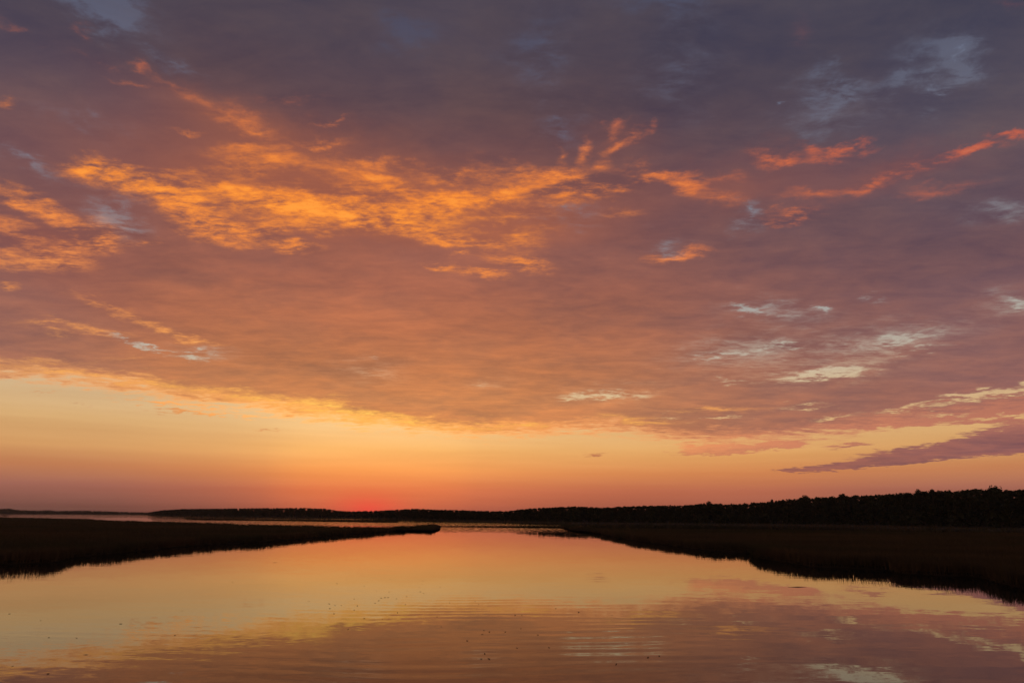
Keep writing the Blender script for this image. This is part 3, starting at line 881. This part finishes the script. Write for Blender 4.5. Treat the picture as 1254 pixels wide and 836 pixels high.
# ------------------------------------------------------------------ bits of reed and leaf adrift on the water
def leaf_mesh(L, W):
    """a curled leaf with a midrib and a short stalk, floating with its rim up"""
    n, V, F = 7, [], []
    for i in range(n):
        t = i / (n - 1)
        w = W * math.sin(math.pi * (0.06 + 0.9 * t)) ** 0.8
        for s_ in (-1, -0.5, 0, 0.5, 1):
            V.append(((t - 0.5) * L, s_ * w / 2, 0.004 + 0.35 * w * s_ * s_ * 0.5 + 0.10 * L * (2 * t - 1) ** 2))
    for i in range(n - 1):
        for k in range(4):
            a = i * 5 + k
            F.append((a, a + 1, a + 6, a + 5))
    o = len(V)
    V += [(-L * 0.5, -0.004, 0.1 * L), (-L * 0.5, 0.004, 0.1 * L), (-L * 0.72, 0.002, 0.17 * L), (-L * 0.72, -0.002, 0.17 * L)]
    F.append((o, o + 1, o + 2, o + 3))
    me = bpy.data.meshes.new('floating_leaf')
    me.from_pydata(V, [], F)
    me.materials.append(MAT['reed'])
    return me


LEAVES = [leaf_mesh(0.17, 0.10), leaf_mesh(0.22, 0.09), leaf_mesh(0.13, 0.10)]
for x, y, s_ in [(-10.87, 54.53, 0.48),
              (-10.54, 51.82, 0.59),
              (-9.06, 48.76, 0.53),
              (-8.11, 48.16, 0.61),
              (-9.59, 57.18, 0.62),
              (-7.00, 48.84, 0.42),
              (-6.50, 51.27, 0.40),
              (-6.04, 48.24, 0.69),
              (-5.71, 47.32, 0.49),
              (-6.52, 53.13, 0.48),
              (-6.54, 45.52, 0.75),
              (-7.01, 44.40, 0.56),
              (-7.89, 43.33, 0.69),
              (-9.54, 44.15, 0.57),
              (-10.47, 41.76, 0.62),
              (-9.59, 41.09, 0.45),
              (-9.94, 41.08, 0.62),
              (-9.89, 39.75, 0.70),
              (-6.04, 41.58, 0.58),
              (-5.95, 38.23, 0.66),
              (-7.26, 36.15, 0.63),
              (-6.30, 35.83, 0.42),
              (-9.16, 37.74, 0.67),
              (-3.59, 42.48, 0.61),
              (-3.72, 36.79, 0.51),
              (-3.20, 33.66, 0.41),
              (-6.83, 55.98, 0.70),
              (-5.03, 51.33, 0.57),
              (-8.43, 39.17, 0.65),
              (-7.87, 42.09, 0.71),
              (-7.61, 44.93, 0.65),
              (-8.64, 40.89, 0.72),
              (-7.29, 32.82, 0.54),
              (-12.93, 53.63, 0.68),
              (-12.92, 56.57, 0.56),
              (-7.80, 44.92, 0.73),
              (-7.98, 44.64, 0.71),
              (-2.13, 43.17, 0.43),
              (-1.85, 41.81, 0.45),
              (-1.20, 32.69, 0.48),
              (-0.94, 32.27, 0.74),
              (-1.23, 31.67, 0.55),
              (-0.24, 32.29, 0.62),
              (0.46, 33.22, 0.51),
              (1.17, 31.58, 0.58),
              (1.49, 28.68, 0.54),
              (0.25, 28.54, 0.52),
              (-0.96, 27.39, 0.60),
              (-1.05, 26.45, 0.60),
              (-0.77, 26.45, 0.72),
              (-1.78, 30.07, 0.64),
              (3.61, 38.73, 0.73),
              (2.48, 40.15, 0.70),
              (0.22, 37.46, 0.75),
              (0.57, 37.47, 0.63),
              (5.21, 37.50, 0.46),
              (3.61, 38.65, 0.70),
              (4.99, 26.85, 0.74),
              (5.45, 27.11, 0.72),
              (3.66, 25.67, 0.60),
              (-25.56, 37.17, 0.65),
              (-22.52, 35.00, 0.47),
              (-18.15, 34.06, 0.69),
              (-19.11, 30.41, 0.60),
              (-17.91, 30.32, 0.50),
              (-16.74, 24.94, 0.42),
              (-14.81, 23.82, 0.70),
              (-21.00, 54.38, 0.75),
              (-17.43, 38.59, 0.43),
              (-18.19, 34.07, 0.68),
              (-14.20, 31.05, 0.54),
              (-11.94, 42.92, 0.45),
              (-10.41, 41.70, 0.50)]:
    o = bpy.data.objects.new('floating_leaf', random.choice(LEAVES))
    col.objects.link(o)
    o.location = (x, y, 0.002)
    o.rotation_euler = (0, 0, random.uniform(0, 6.28))
    o.scale = (s_, s_, s_)
    tag(o, 'tiny dark leaf or reed scrap floating on the open creek', 'leaf', 'dark scraps adrift on the creek')


def driftwood(name, label, x, y, L, rz):
    """a waterlogged stick with a raised knob and a side twig"""
    root = bpy.data.objects.new(name, None)
    col.objects.link(root)
    root.location, root.rotation_euler = (x, y, 0), (0, 0, rz)
    thin = min(0.7, 0.2 + L * 0.4)
    tag(root, label, 'driftwood')

    def rod(nm, pts, rad):
        V, F = [], []
        for k, ((px, py, pz), r) in enumerate(zip(pts, rad)):
            for i in range(8):
                a = i * math.pi / 4
                V.append((px, (py + math.cos(a) * r) * thin, (pz + math.sin(a) * r) * thin * 0.8))
        for k in range(len(pts) - 1):
            for i in range(8):
                j = (i + 1) % 8
                F.append((k * 8 + i, k * 8 + j, k * 8 + 8 + j, k * 8 + 8 + i))
        F += [tuple(range(8)), tuple(range((len(pts) - 1) * 8, len(pts) * 8))]
        me = bpy.data.meshes.new(nm)
        me.from_pydata(V, [], F)
        link(nm, me, MAT['reed'], root)
    rod('stem', [(-L / 2, 0, 0.0), (-L * 0.2, 0.02, 0.02), (0, 0, 0.04), (L * 0.25, 0.03, 0.015), (L / 2, 0.0, -0.01)], [0.012, 0.022, 0.03, 0.022, 0.008])
    rod('knob', [(-0.05 * L, 0, 0.02), (-0.02 * L, 0, 0.045), (0.03 * L, 0.01, 0.05), (0.07 * L, 0.02, 0.03)], [0.03, 0.034, 0.03, 0.01])


driftwood('drifting_stick', 'dark stick drifting just off the ragged right bank', 20.84, 52.43, 1.5, 0.06)
driftwood('drifting_stick', 'small dark stick drifting below the left bank', -24.93, 75.72, 0.5, 0.4)
driftwood('drifting_stick', 'short dark stick drifting in the lower left foreground', -15.46, 26.90, 0.2, 0.1)

# ------------------------------------------------------------------ haze over the flats
def make_haze():
    V = [(x, y, z) for z in (-1.35, 46.0) for y in (-6100, 6100) for x in (-6100, 6100)]
    F = [(0, 2, 3, 1), (4, 5, 7, 6), (0, 1, 5, 4), (2, 6, 7, 3), (0, 4, 6, 2), (1, 3, 7, 5)]
    me = bpy.data.meshes.new('haze')
    me.from_pydata(V, [], F)
    m = bpy.data.materials.new('evening_haze')
    m.use_nodes = True
    t = m.node_tree
    t.nodes.clear()
    o = t.nodes.new('ShaderNodeOutputMaterial')
    p = t.nodes.new('ShaderNodeVolumePrincipled')
    p.inputs['Color'].default_value = (0.9, 0.88, 0.86, 1)
    p.inputs['Density'].default_value = 0.00005
    p.inputs['Anisotropy'].default_value = 0.3
    t.links.new(p.outputs[0], o.inputs['Volume'])
    tag(link('haze', me, m), 'thin evening haze over the marsh', 'haze', kind='stuff')


make_haze()
